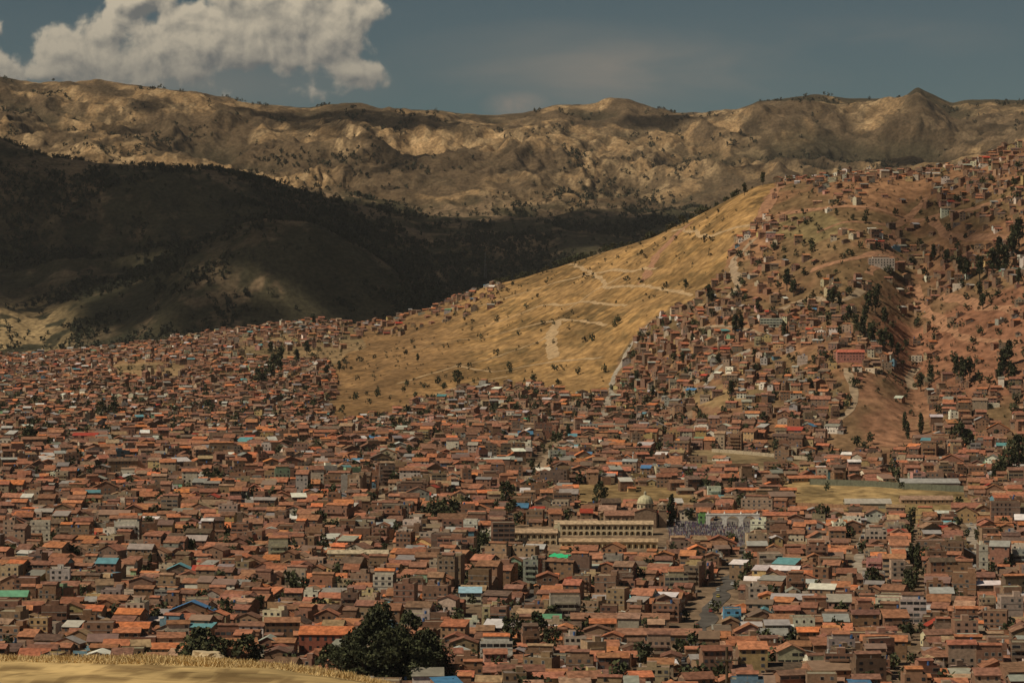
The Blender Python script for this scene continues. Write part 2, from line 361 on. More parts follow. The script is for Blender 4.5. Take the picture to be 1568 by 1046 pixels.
# ------------------------------------------------------------------ streets (draped sheets)
ROADS=[]
def road(name,pts,width,col,step=6,lift=0.25,keep=None):
    P=[hit(*p) for p in pts]; xs=[];
    for a,b_ in zip(P[:-1],P[1:]):
        n=max(2,int(math.hypot(a[0]-b_[0],a[1]-b_[1])/step))
        for i in range(n): t=i/n; xs.append((a[0]*(1-t)+b_[0]*t,a[1]*(1-t)+b_[1]*t))
    xs.append(P[-1][:2]); A=np.array(xs)
    k=np.array([1,2,3,2,1])/9.0
    for _ in range(5):
        if len(A)>8:
            Ap=np.pad(A,((2,2),(0,0)),mode='edge'); A=np.stack([np.convolve(Ap[:,0],k,'valid'),np.convolve(Ap[:,1],k,'valid')],1)
    A=A+np.stack([5*(vn(A[:,0]/30,A[:,1]/30,2)-.5),5*(vn(A[:,0]/30,A[:,1]/30,3)-.5)],1)
    t=np.gradient(A,axis=0); t/=np.maximum(np.linalg.norm(t,axis=1),1e-6)[:,None]; n=np.stack([t[:,1],-t[:,0]],1)
    rows=[]
    wv=width*(0.6+0.8*vn(A[:,0]/15,A[:,1]/15,3))
    for q in (-.5,-.17,.17,.5):
        p=A+n*q*wv[:,None]; z=H(p[:,0],p[:,1])+lift; rows.append(np.concatenate([p,z[:,None]],1))
    R=np.stack(rows,1); m=len(A); ii=np.arange(m*4).reshape(m,4)
    q=np.stack([ii[:-1,:-1],ii[:-1,1:],ii[1:,1:],ii[1:,:-1]],-1).reshape(-1,4)
    me=mesh_np(name,R.reshape(-1,3),q); set_col(me,np.tile(col,(m*4,1)),'POINT'); me.materials.append(M_road); link(name,me)
    ROADS.append((A,(keep if keep is not None else width*.5+4)))
asph=(0.10,0.09,0.08); dust=(0.34,0.25,0.165); red=(0.33,0.175,0.10); conc=(0.34,0.29,0.23); trk=(0.42,0.29,0.16)
road('city_street',[(1146,838),(1060,985),(1046,1060)],7,asph,keep=6.5)
road('city_street',[(866,668),(800,748)],9,dust)
road('city_street',[(742,838),(690,940)],7,asph,keep=6.5)
road('city_street',[(1490,800),(1500,900)],8,conc)
road('city_street',[(1330,800),(1312,900)],8,conc)
road('city_street',[(590,745),(560,800)],8,dust)
road('city_street',[(820,900),(790,950)],7,asph)
road('hill_stairway',[(1008,484),(965,525),(940,580),(918,650)],6,conc,keep=6)
road('hill_road',[(1300,560),(1310,620),(1280,650),(1220,672)],7,dust)
road('hill_road',[(1410,560),(1385,575),(1400,600)],8,dust)
road('hill_road',[(1070,600),(1105,560),(1160,530)],8,conc)
road('dirt_track',[(985,432),(1003,395),(1040,355),(1062,338)],15,red,keep=4)
road('dirt_track',[(1160,340),(1185,298),(1195,285)],15,red,keep=4)
road('dirt_track',[(1330,425),(1362,385),(1372,350)],10,red,keep=4)
road('dirt_track',[(1440,450),(1500,470),(1568,480)],10,red,keep=4)
road('dirt_track',[(600,590),(700,560),(780,540),(835,520),(852,490)],5,trk,keep=2)
road('dirt_track',[(690,560),(760,570),(840,555),(930,545)],5,trk,keep=2)
road('dirt_track',[(640,612),(720,585),(790,575)],5,trk,keep=2)
road('dirt_track',[(856,488),(842,520),(850,550)],12,trk,keep=2)
road('dirt_track',[(870,405),(930,440),(1000,440),(1060,455)],5,trk,keep=2)
road('dirt_track',[(740,500),(820,470),(900,462),(960,470)],4.5,trk,keep=2)
road('dirt_track',[(620,540),(700,520),(770,510),(850,490),(930,500)],4.5,trk,keep=2)
road('dirt_track',[(960,420),(900,450),(860,480)],4.5,trk,keep=2)
road('dirt_track',[(700,480),(780,455),(860,430),(930,415),(1010,410)],4.5,trk,keep=2)
road('dirt_track',[(1030,352),(1080,365),(1120,352),(1160,345)],5,trk,keep=2)
road('dirt_track',[(1050,700),(1150,716),(1240,720)],8,dust,keep=5)
road('dirt_track',[(1100,470),(1130,440),(1120,400),(1160,360)],9,dust,keep=7)
road('dirt_track',[(1230,420),(1300,400),(1390,395)],10,red,keep=7)
road('dirt_track',[(1180,330),(1300,318),(1430,330),(1568,300)],10,red,keep=7)
road('dirt_track',[(1180,480),(1230,455),(1290,465),(1320,440)],9,dust,keep=7)
road('dirt_track',[(1420,330),(1450,360),(1568,370)],10,red,keep=7)
road('dirt_track',[(1240,360),(1300,340),(1360,350),(1420,300)],8,red,keep=6)
road('dirt_track',[(1060,505),(1120,500),(1180,520),(1240,515)],7,dust,keep=6)
road('dirt_track',[(1400,430),(1420,480),(1480,520),(1568,530)],9,red,keep=4)
def near_road(x,y):
    r=np.zeros(x.shape,bool)
    for A,k in ROADS:
        for i in range(0,len(A)):
            r|=((x-A[i,0])**2+(y-A[i,1])**2)<k*k
    return r

# ------------------------------------------------------------------ landmark buildings
KEEP=[]
def place(name,u,v,wpx,st,depth,roof='gx',wc=(0.4,0.3,0.2),rc=(0.35,0.13,0.07),ang=0.0,fh=2.9,mm=None,dens=0.95,clear=None,pitch=0.4):
    x,y,z=hit(u,v); w=wpx*y/F; yc=y+depth/2
    rnd=random.Random(int(u*7+v)); b=B()
    house(b,0,0,0,ang,w,depth,st,rnd,roof,wc,rc,5,fh,True,mm,pitch,dens)
    zc=float(H(x,yc)); KEEP.append((x,yc,(w/2+2),(depth/2+2)))
    if clear: KEEP.append((x,y-clear/2,w/2,clear/2))
    return b.make(name,(x,yc,zc))
cream=(0.58,0.46,0.27); white=(0.74,0.69,0.60); tan=(0.44,0.34,0.23); tanroof=(0.40,0.28,0.18)
place('cream_apartment_building',623,1040,84,3,12,'flat',(0.52,0.43,0.23),(.3,.25,.2),0.05,clear=20)
place('white_apartment_building',760,1014,50,3,10,'flat',white,(.3,.25,.2),0,clear=20)
place('brick_house',500,1000,82,2,14,'gx',(0.27,0.10,0.07),(0.55,0.18,0.075),-.06,4.2,clear=30)
place('orange_roofed_house',245,1003,95,1,10,'gx',tan,(0.50,0.18,0.08),0,clear=12)
place('white_apartment_building',194,836,38,5,12,'flat',white,(.3,.25,.2),0,clear=26)
place('cream_apartment_building',750,958,26,3,10,'flat',cream,(.3,.3,.3),.05,clear=14)
place('blue_house',1122,962,26,3,10,'flat',(0.10,0.28,0.40),(.3,.3,.3),0,clear=12)
place('white_house',720,925,34,2,9,'shed',white,(0.35,0.55,0.66),0,2.9,METAL,clear=12)
place('brick_apartment_building',770,838,34,5,12,'flat',(0.24,0.15,0.105),(.2,.2,.2),0.1,clear=20)
place('concrete_apartment_building',1036,908,36,3,11,'flat',(0.46,0.37,0.28),(.2,.2,.2),0,clear=12)
place('long_roofed_building',548,858,92,1,9,'gx',(0.5,0.42,0.27),(0.46,0.38,0.26),-.02,4,clear=14)
place('long_roofed_building',950,962,150,1,11,'gx',(0.28,0.17,0.11),(0.28,0.145,0.09),-.05,4.5,clear=16)
place('long_roofed_building',1010,985,130,1,11,'gx',(0.28,0.19,0.12),(0.31,0.155,0.10),-.05,4,clear=10)
place('grey_apartment_building',865,952,46,4,11,'flat',(0.42,0.36,0.29),(.2,.2,.2),.04,clear=16)
place('white_tower_block',1506,893,14,7,9,'flat',(0.66,0.6,0.51),(.2,.2,.2),0,clear=10)
place('white_green_building',1181,502,34,3,12,'flat',(0.55,0.56,0.46),(.2,.3,.25),0,2.7,dens=1)
place('pink_building',1303,555,42,3,12,'gx',(0.56,0.28,0.21),(0.48,0.14,0.09),0,2.7)
place('orange_roofed_house',500,902,60,2,11,'gx',(.4,.3,.22),(0.54,0.19,0.085),.03,clear=10)
place('orange_roofed_house',490,760,50,1,9,'gx',(.4,.26,.18),(0.55,0.16,0.07),.03,clear=10)
place('orange_roofed_house',200,745,60,1,9,'gx',(.4,.26,.18),(0.52,0.17,0.08),-.03,clear=10)
place('hill_school_building',1350,412,40,3,12,'flat',(0.5,0.43,0.35),(.2,.2,.2),0)
place('market_shed',1330,778,70,1,14,'gx',(0.45,0.4,0.32),(0.44,0.40,0.34),0,3,METAL)
place('market_shed',1420,772,80,1,12,'gx',(0.45,0.28,0.18),(0.34,0.22,0.15),0,3)
place('grey_roofed_hall',1425,748,90,1,14,'gx',(0.35,0.3,0.25),(0.36,0.35,0.33),-.03,4,METAL)
for (u_,v_,w_,s_t,c_) in ((90,905,30,4,white),(300,945,36,3,(.48,.41,.33)),(425,860,30,4,(.42,.36,.28)),(605,800,40,4,(.33,.24,.17)),(690,880,34,4,(.5,.43,.35)),(905,905,30,3,cream),(1180,880,36,4,(.42,.36,.29)),(1255,850,34,3,(.6,.46,.34)),(1400,955,40,4,(.48,.43,.36)),(1480,990,36,4,(.5,.3,.22)),(1550,960,34,5,(.4,.34,.27)),(1230,975,34,3,white),(350,800,30,4,(.42,.34,.26)),(70,985,34,3,(.5,.45,.36)),(1345,875,26,4,(.4,.32,.24)),(560,935,34,3,cream),(170,930,30,3,(.3,.26,.22)),(1010,1010,36,3,(.42,.3,.22)),(1290,1020,40,4,(.36,.31,.26)),(880,1005,34,3,(.62,.55,.44)),(15,900,28,4,cream),(260,790,26,4,(.3,.2,.14)),(460,700,22,4,(.36,.22,.15)),(470,925,36,2,white),(1160,925,30,3,(.5,.42,.33)),(1350,1000,38,3,(.33,.2,.14)),(100,830,28,3,(.3,.2,.15)),(640,960,36,2,(.7,.64,.52))):
    place('apartment_block',u_,v_,w_,s_t,11,'flat',c_,(.3,.3,.3),(u_%7-3)*.03,2.8,dens=.85,clear=9)
def arcade(name,u,v,wpx,st,depth,wc,rc,fh=4.2,ang=0.0,clear=0):
    x,y,z=hit(u,v); w=wpx*y/F; yc=y+depth/2; b=B(); T=xf(0,0,0,ang); h=st*fh
    X0,X1,Y0,Y1=-w/2,w/2,-depth/2,depth/2
    box(b,T,X0,X1,Y0+2.2,Y1,-4,h,WALL,wc); gable(b,T,X0,X1,Y0,Y1,h,.36,'x',ROOF,rc,wc,.5)
    n=max(3,int(w/3.6)); 
    for s in range(st):
        z0=s*fh
        box(b,T,X0,X1,Y0,Y0+2.15,z0-(4 if s==0 else .3),z0+.1,WALL,wc)
        box(b,T,X0,X1,Y0+.02,Y0+.5,z0+fh-1.0,z0+fh-.32,WALL,wc)
        for i in range(n+1):
            cx=X0+.35+(w-.7)*i/n
            box(b,T,cx-.33,cx+.33,Y0+.04,Y0+.5,z0+.1,z0+fh-1.0,WALL,tuple(k*1.05 for k in wc))
            if i<n:
                bw=(w-.7)/n; r=bw/2-.33; c0=cx+bw/2; zt=z0+fh-1.0; m_=6
                for k in range(m_):
                    a0=math.pi*k/m_; a1=math.pi*(k+1)/m_; rz=min(r,1.2)
                    b.f([T(c0-r*math.cos(a0),Y0+.05,zt-rz+rz*math.sin(a0)),T(c0-r*math.cos(a1),Y0+.05,zt-rz+rz*math.sin(a1)),T(c0-r*math.cos(a1),Y0+.05,zt),T(c0-r*math.cos(a0),Y0+.05,zt)],WALL,wc)
                b.f([T(c0-.5,Y0+2.15,z0+.1),T(c0+.5,Y0+2.15,z0+.1),T(c0+.5,Y0+2.15,z0+2.4),T(c0-.5,Y0+2.15,z0+2.4)],GLASS,(.03,.025,.02))
    KEEP.append((x,yc,w/2+2,depth/2+2))
    if clear: KEEP.append((x,y-clear/2,w/2+2,clear/2))
    return b.make(name,(x,yc,float(H(x,yc))))
arcade('convent_wing',932,840,150,1,9,(0.68,0.55,0.34),(0.44,0.31,0.19),4.2,-.03,30)
arcade('convent_wing',925,820,150,2,10,(0.70,0.58,0.39),(0.50,0.37,0.24),3.6,-.02)
arcade('convent_wing',818,834,70,2,12,(0.68,0.55,0.36),(0.44,0.31,0.20),3.6,0,28)
place('convent_gatehouse',853,832,10,3,8,'flat',(0.66,0.55,0.38),(.3,.3,.3),0,3.4)
place('convent_side_building',810,850,60,1,7,'gx',(0.6,0.45,0.2),(0.36,0.2,0.12),0,3.0)
def church():
    x,y,z=hit(985,808); b=B(); T=xf(0,0,0,0.05)
    st=(0.32,0.22,0.15)
    box(b,T,-25,9,-6,8,-4,8,WALL,st); gable(b,T,-25,9,-6,8,8,.38,'x',ROOF,(0.29,0.15,0.10),st,.5)
    for i in range(6): 
        cx=-22+i*5.5
        b.f([T(cx-.6,-6.06,3.5),T(cx+.6,-6.06,3.5),T(cx+.6,-6.06,6),T(cx-.6,-6.06,6)],GLASS,(.03,.03,.03))
        if cx+2.5<-6.2: box(b,T,cx+1.7,cx+2.5,-6.9,-6,-4,6.5,WALL,st)
    box(b,T,-6,8,-7.5,9,-4,10.5,WALL,st); gable(b,T,-6,8,-7.5,9,10.5,.3,'y',ROOF,(0.29,0.15,0.10),st,.3)
    cyl(b,T,1.5,0,9,15.2,5.2,WALL,(0.50,0.42,0.28),16)
    for i in range(12):
        a=2*math.pi*i/12; px,py=1.5+5.15*math.cos(a),5.15*math.sin(a); tx,ty=-math.sin(a),math.cos(a)
        ox,oy=.12*math.cos(a),.12*math.sin(a)
        b.f([T(px+ox-tx*.5,py+oy-ty*.5,12.6),T(px+ox+tx*.5,py+oy+ty*.5,12.6),T(px+ox+tx*.5,py+oy+ty*.5,14.4),T(px+ox-tx*.5,py+oy-ty*.5,14.4)],GLASS,(.03,.03,.03))
    cyl(b,T,1.5,0,15.2,15.7,5.7,WALL,(0.52,0.45,0.33),16)
    n=7
    for k in range(n):
        a0=math.pi/2*k/n; a1=math.pi/2*(k+1)/n
        cyl(b,T,1.5,0,15.7+5*math.sin(a0),15.7+5*math.sin(a1),5.2*math.cos(a0),WALL,(0.52,0.48,0.31),16,max(.02,5.2*math.cos(a1)))
    cyl(b,T,1.5,0,20.4,22.4,.9,WALL,(0.45,0.4,0.3),8); cyl(b,T,1.5,0,22.4,23.4,1.0,WALL,(0.4,0.36,0.25),8,.05)
    box(b,T,10,15,-5,0,-4,11,WALL,(0.35,.24,.16)); box(b,T,9.7,15.3,-5.3,.3,11,11.6,WALL,(0.4,.3,.2))
    for cx in (10.2,14.2):
        for cy in (-4.9,-.8): box(b,T,cx,cx+.7,cy,cy+.7,11.6,14.2,WALL,(0.35,.24,.16))
    box(b,T,10,15,-5.1,.1,14.2,14.8,WALL,(0.4,.3,.2)); cyl(b,T,12.5,-2.5,14.8,16.6,2.2,WALL,(0.38,.3,.22),10,.1)
    KEEP.append((x-3,y+1,24,12)); b.make('domed_church',(x,y+6,float(H(x,y+6))))
church()
def gateway():
    x,y,z=hit(1122,806); b=B(); T=xf(0,0,0,0); W=16; wh=(0.82,0.79,0.74)
    n=3; bw=2*W/n
    for i in range(n+1):
        cx=-W+bw*i; box(b,T,cx-1.3,cx+1.3,-1,1,-2,7.5,WALL,wh)
    for i in range(n):
        c0=-W+bw*(i+.5); r=bw/2-1.3; m=10
        for k in range(m):
            a0=math.pi*k/m; a1=math.pi*(k+1)/m
            for yy in (-.99,.99):
                b.f([T(c0-r*math.cos(a0),yy,4+2.8*math.sin(a0)),T(c0-r*math.cos(a1),yy,4+2.8*math.sin(a1)),T(c0-r*math.cos(a1),yy,7.5),T(c0-r*math.cos(a0),yy,7.5)],WALL,wh)
            b.f([T(c0-r*math.cos(a0),-1,4+2.8*math.sin(a0)),T(c0-r*math.cos(a1),-1,4+2.8*math.sin(a1)),T(c0-r*math.cos(a1),1,4+2.8*math.sin(a1)),T(c0-r*math.cos(a0),1,4+2.8*math.sin(a0))],WALL,wh)
    box(b,T,-W-1.5,W+1.5,-1.2,1.2,7.5,8.3,WALL,wh)
    for cx in (-W,-W/3,W/3,W): cyl(b,T,cx,0,8.3,10,.6,WALL,wh,8,.1)
    KEEP.append((x,y,W+2,4)); b.make('white_arched_gateway',(x,y,float(H(x,y))))
gateway()
place('plaza_green_kiosk',1077,803,14,2,6,'flat',(0.18,0.36,0.11),(.2,.3,.2),0,3)
place('orange_roofed_range',1145,793,120,1,8,'gx',(0.48,0.34,0.22),(0.55,0.19,0.085),.02,3.4)
place('orange_roofed_range',1165,757,110,1,7,'gx',(0.44,0.29,0.18),(0.54,0.19,0.09),.04,3.2)
place('orange_roofed_range',1235,738,60,1,8,'gx',(0.33,0.22,0.14),(0.48,0.19,0.10),.2,3)
place('cream_wall_house',1210,816,80,2,9,'gx',(0.6,0.53,0.41),(0.48,0.19,0.10),0,3,clear=8)
def wall(name,p,q,h,t,c):
    a=hit(*p); e=hit(*q); n=12; b=B()
    L=math.hypot(e[0]-a[0],e[1]-a[1]); ang=math.atan2(e[1]-a[1],e[0]-a[0])
    for i in range(n):
        x=a[0]+(e[0]-a[0])*(i+.5)/n; y=a[1]+(e[1]-a[1])*(i+.5)/n; z=float(H(x,y))
        T=xf(x,y,z,ang); box(b,T,-L/n/2,L/n/2,-t/2,t/2,-2,h,WALL,c); box(b,T,-L/n/2,-L/n/2+.4,-t/2-.1,t/2+.1,-2,h+.3,WALL,tuple(k*.9 for k in c))
    b.make(name,(0,0,0))
wall('compound_wall',(1240,742),(1490,754),4.5,.6,(0.17,0.18,0.13))
wall('compound_wall',(1240,705),(1090,692),3,.5,(0.5,0.42,0.3))
wall('field_wall',(1205,776),(1345,782),3,.5,(0.34,0.2,0.12))
def tarp():
    x,y,z=hit(868,872); b=B(); T=xf(0,0,0,-.9); g=(0.04,0.50,0.22)
    for sx in (-11,0,11):
        for sy in (-4,4): cyl(b,T,sx,sy,-1,7,.12,METAL,(.3,.3,.3),6)
    n=10
    for i in range(n):
        x0=-11+22*i/n; x1=-11+22*(i+1)/n
        zf=lambda xx:7+.4*math.sin(xx*.9)
        b.f([T(x0,-4.5,zf(x0)),T(x1,-4.5,zf(x1)),T(x1,0,zf(x1)+1.6),T(x0,0,zf(x0)+1.6)],CLOTH,g)
        b.f([T(x0,0,zf(x0)+1.6),T(x1,0,zf(x1)+1.6),T(x1,4.5,zf(x1)),T(x0,4.5,zf(x0))],CLOTH,g)
    KEEP.append((x,y,9,12)); KEEP.append((x,y-25,8,20)); b.make('green_canopy',(x,y,z))
tarp()

# ------------------------------------------------------------------ city fabric
th=math.radians(7.8); ex=np.array([math.cos(th),-math.sin(th)]); ey=np.array([math.sin(th),math.cos(th)])
A_,B_=np.meshgrid(np.arange(-90,120),np.arange(50,360))
A_=A_.ravel().astype(float); B_=B_.ravel().astype(float)
gx=A_*12.0+9.5*np.floor(A_/8); gy=B_*11.0+9*np.floor(B_/7)
gx+=RNG.uniform(-2.0,2.0,gx.shape); gy+=RNG.uniform(-2.4,2.4,gy.shape)
hx=gx*ex[0]+gy*ey[0]; hy=gx*ex[1]+gy*ey[1]
hx=hx+45*(vn(hx/340,hy/340,1)-.5); hy=hy+60*(vn(hx/300+5,hy/300,2)-.5)
rot=-th+math.radians(60)*(vn(hx/260,hy/260,4)-.5)*sstep(hy,1500,2600)+math.radians(30)*(vn(hx/130,hy/130,5)-.5)
A2,B2=np.meshgrid(np.arange(-110,150),np.arange(0,330)); A2=A2.ravel().astype(float);B2=B2.ravel().astype(float)
h2x=A2*10.6+RNG.uniform(-3.4,3.4,A2.shape); h2y=2450+B2*12.0+RNG.uniform(-3.8,3.8,A2.shape)
h2x+=60*(vn(h2x/300,h2y/300,1)-.5); h2y+=70*(vn(h2x/260+5,h2y/260,2)-.5)
r2=math.radians(90)*(vn(h2x/220,h2y/220,4)-.5)
k1=(hy>1085)&(hy<2700); k2=(h2y>=2700)&(h2y<5000)
hx=np.concatenate([hx[k1],h2x[k2]]); hy=np.concatenate([hy[k1],h2y[k2]]); rot=np.concatenate([rot[k1],r2[k2]])
hz=H(hx,hy); hu,hv=uv(hx,hy,hz)
k=(hu>-120)&(hu<1690)&(hv>215); hx,hy,hz,hu,hv,rot=[q[k] for q in (hx,hy,hz,hu,hv,rot)]
dn=np.interp(hu,ug,dN)
k=hy<dn+60; hx,hy,hz,hu,hv,rot=[q[k] for q in (hx,hy,hz,hu,hv,rot)]
D=density(hu,hv,hy)
cl=fbm(hx/90,hy/90,3,3)
D=np.where(D<.9,np.clip(D+ (cl-.5)*2.2*(D>.1),0,.93),D)
D=np.where(inpoly(hu,hv,[(520,530),(620,515),(770,470),(770,425),(600,470),(520,500)]),.14,D)
k=(RNG.rand(len(hx))<D)&~near_road(hx,hy)
for (cx,cy,rx,ry) in KEEP: k&=~((np.abs(hx-cx)<rx+4)&(np.abs(hy-cy)<ry+4))
hx,hy,hz,hu,hv,rot=[q[k] for q in (hx,hy,hz,hu,hv,rot)]
print('houses',len(hx),time.time()-T0)
rnd=random.Random(11)
bands={}
tallm=vn(hx/120,hy/120,9)
nb=0
for i in range(len(hx)):
    x,y,z=float(hx[i]),float(hy[i]),float(hz[i]); hill=hy[i]>2700
    if hill:
        w=rnd.uniform(5,11); l=rnd.uniform(4.2,7.8); r=rnd.random(); st=1 if r<.55 else 2 if r<.92 else 3
        a=float(rot[i])+rnd.gauss(0,.35); base=3.5
    else:
        w=rnd.uniform(7.0,13.5); l=rnd.uniform(6.5,11.5); r=rnd.random()+ (float(tallm[i])-.5)*.4
        st=1 if r<.28 else 2 if r<.70 else 3 if r<.91 else 4 if r<1.0 else 5
        a=float(rot[i])+rnd.gauss(0,.12); base=2.5
        if rnd.random()<.07: w*=1.7
    fh=rnd.uniform(2.4,3.0)
    if y<1420:
        b=B(); house(b,0,0,0,a,w,l,st,rnd,base=base,fh=fh)
        wcol=b.C[0]; nm='brick_house' if wcol[0]<.36 else 'plastered_house'
        b.make(nm,(x,y,z)); nb+=1
    else:
        key=int(y//400); b=bands.setdefault(key,B())
        house(b,x,y,z,a,w,l,st,rnd,base=base,dens=.7 if y<3000 else .6,fh=fh)
    if y<2700 and rnd.random()<.5:
        b=bands.setdefault(int(y//400),B()); aw=rnd.uniform(3,6); al=rnd.uniform(3,5)
        house(b,x+rnd.choice([-1,1])*w*.45,y-l*.5-al*.4,z,a+rnd.choice([0,0,1.57]),aw,al,1,rnd,roof=rnd.choice(['shed','shed','gx','flat']),base=2.5,det=rnd.random()<.4)
for k_,b in bands.items(): b.make('distant_city_houses' if k_<7 else 'hillside_houses')
print('built',nb,time.time()-T0)

# ------------------------------------------------------------------ trees
def leafcloud(rs,centres,radii,n,size,cols,flat=1.0):
    k=rs.randint(0,len(centres),n); v=rs.normal(size=(n,3)); v/=np.linalg.norm(v,axis=1)[:,None]
    r=rs.uniform(.35,1.0,n)**.6; p=centres[k]+v*(r*radii[k])[:,None]*np.array([1,1,flat])
    a=rs.normal(size=(n,3)); a/=np.linalg.norm(a,axis=1)[:,None]; c=np.cross(a,rs.normal(size=(n,3))); c/=np.linalg.norm(c,axis=1)[:,None]
    s=size*rs.uniform(.6,1.3,n)[:,None]
    q=np.stack([p-a*s-c*s*.6,p+a*s-c*s*.6,p+a*s*.8+c*s*.6,p-a*s*.8+c*s*.6],1)
    shade=rs.uniform(.6,1.35,n)*(0.75+0.5*rs.rand(len(centres)))[k]
    col=np.array(cols)[rs.randint(0,len(cols),n)]*shade[:,None]
    return q,col
def treemesh(name,h,cw,n,size,seed,kind,cols):
    rs=np.random.RandomState(seed); b=B(); T=xf(0,0,0,0)
    bark=(0.12,0.09,0.065)
    th_=h*(.35 if kind!='poplar' else .25); r0=h*.028
    cyl(b,T,0,0,-1,th_,r0,BARK,bark,7,r0*.7); cyl(b,T,0,0,th_,h*.85,r0*.7,BARK,bark,6,r0*.15)
    cs=[];rd=[]
    nc_=26 if kind=='broad' else 14
    for i in range(nc_):
        t=(i+.5)/nc_
        if kind=='broad':
            a=rs.uniform(0,6.28); zz=h*rs.uniform(.25,.92); prof=math.sin(math.pi*min(1,max(0,(zz/h-.12)/.88))**.8); q=cw*.5*prof*rs.uniform(.25,.9)
            cs.append((q*math.cos(a),q*math.sin(a),zz)); rd.append(cw*rs.uniform(.09,.17))
        elif kind=='euc':
            a=rs.uniform(0,6.28); zz=h*(.35+.6*t); q=cw*.3*rs.rand()
            cs.append((q*math.cos(a),q*math.sin(a),zz)); rd.append(cw*rs.uniform(.2,.34)*(1.15-.5*t))
        else:
            zz=h*(.12+.84*t); cs.append((rs.uniform(-.1,.1)*cw,rs.uniform(-.1,.1)*cw,zz)); rd.append(cw*.45*math.sin(math.pi*min(.97,.15+t*.8))**.7)
        if i%3==0:
            c=cs[-1]; z0=min(c[2]*.6,h*.6); rr=r0*.35
            for (sx,sy) in ((1,0),(0,1)):
                b.f([(-rr*sx,-rr*sy,z0),(rr*sx,rr*sy,z0),(c[0]+rr*.3*sx,c[1]+rr*.3*sy,c[2]),(c[0]-rr*.3*sx,c[1]-rr*.3*sy,c[2])],BARK,bark)
    q,col=leafcloud(rs,np.array(cs),np.array(rd),n,size,cols,1.0 if kind!='poplar' else 1.4)
    for i in range(n): b.f([tuple(p) for p in q[i]],LEAF,tuple(col[i]))
    me=bpy.data.meshes.new(name); me.from_pydata(b.V,[],b.F)
    for m in BM: me.materials.append(m)
    me.polygons.foreach_set('material_index',b.M); set_col(me,np.array(b.C),'FACE'); me.update()
    return me
GR=[(0.05,0.058,0.025),(0.07,0.073,0.032),(0.04,0.046,0.022)]
big_t=[treemesh('broadleaf_tree_mesh',17,17,4600,.36,s,'broad',GR) for s in (1,2)]
euc_t=[treemesh('eucalyptus_mesh',13,6,450,.5,s,'euc',GR) for s in (3,4,5)]
pop_t=[treemesh('poplar_mesh',12,4,450,.45,s,'poplar',GR) for s in (6,7)]
med_t=[treemesh('garden_tree_mesh',8,7,600,.36,s,'broad',GR+[(0.09,0.09,0.038)]) for s in (8,9)]
def tree(kind,u,v,hpx,dmin=1000,wide=1.0):
    L,base,nm={'broad':(big_t,17,'broadleaf_tree'),'euc':(euc_t,13,'eucalyptus_tree'),'pop':(pop_t,12,'poplar_tree'),'med':(med_t,8,'garden_tree')}[kind]
    x,y,z=hit(u,v,dmin); me=L[rnd.randrange(len(L))]; o=link(nm,me,(x,y,z-.3)); s=hpx*y/F/base
    o.scale=(s*wide,s*wide,s); o.rotation_euler=(0,0,rnd.uniform(0,6.28)); return o
for (u,v,h,w) in ((538,1050,84,.9),(582,1052,128,.9),(628,1055,124,.85),(655,1050,92,.85),(604,1060,106,1.1),(556,1058,92,1.1),(640,1060,84,1.1)): tree('broad',u,v,h,wide=w)
for (u,v,h) in ((305,1025,66),(330,1030,56),(350,1024,46),(380,1030,60),(290,1032,46),(415,1030,36)): tree('med',u,v,h,wide=1.2)
for (u,v,h) in ((505,1045,60),(785,990,54),(820,985,50),(845,1000,46),(880,1000,44),(1385,1046,30),(725,905,38),(655,808,40),(670,812,55),(688,815,58),(775,780,44),(785,800,36),(735,850,32),(490,815,34),(1065,868,30),(1260,805,36),(1370,890,40),(1395,905,40),(1335,905,38),(1440,700,26),(1545,735,50),(1560,725,60),(1530,740,40),(1470,690,50),(45,685,40),(40,690,36),(155,640,26),(175,640,26),(1480,690,34),(920,770,34),(420,580,38),(400,590,32),(1270,1040,24),(700,590,24),(60,820,26),(420,880,24),(440,930,30),(940,862,26),(980,700,22),(1170,650,20),(600,700,22),(330,740,24),(120,760,24),(1240,920,28),(1100,760,24),(560,870,26),(240,960,30),(1440,880,30),(1500,830,26)): tree('med',u,v,h,wide=.95)
for (u,v,h) in ((1028,806,50),(1385,660,30),(1410,665,34),(1390,672,28),(870,680,32),(1395,870,40),(1405,875,46),(1345,880,34),(230,870,24),(325,880,20),(495,830,26),(640,830,24),(1180,850,26)): tree('pop',u,v,h,wide=.9)
for (u,v,h) in ((1125,515,34),(1135,510,28),(1085,465,30),(1090,468,24),(1205,445,34),(1215,455,28),(975,590,24),(1045,560,22),(1120,610,28),(1330,480,36),(1340,480,34),(1325,500,34),(1310,510,30),(1320,520,36),(1335,530,38),(1350,540,36),(1300,495,28),(1355,500,30),(1475,590,44),(1465,580,36),(1485,580,34),(1535,580,46),(1545,560,40),(1425,585,28),(1500,460,30),(1505,475,26),(1550,590,36),(1480,430,36),(1500,430,40),(1520,425,45),(1540,420,45),(1470,425,34),(1530,400,38),(1550,400,46),(1560,380,46),(1168,285,22),(1140,300,20),(1530,590,30),(1270,470,28),(1285,475,28),(1050,445,18),(455,560,26),(430,560,30),(470,545,24),(415,545,22),(480,500,20),(1200,520,26),(1275,470,30),(640,555,14),(1160,480,20),(1240,600,22),(1000,610,20),(1410,600,30),(1365,540,30),(1375,550,26),(1345,460,26),(1430,400,26),(1450,405,24),(1560,440,30),(1100,560,20),(1060,530,20),(500,580,22),(520,570,18)): tree('euc',u,v,h,wide=1.1)

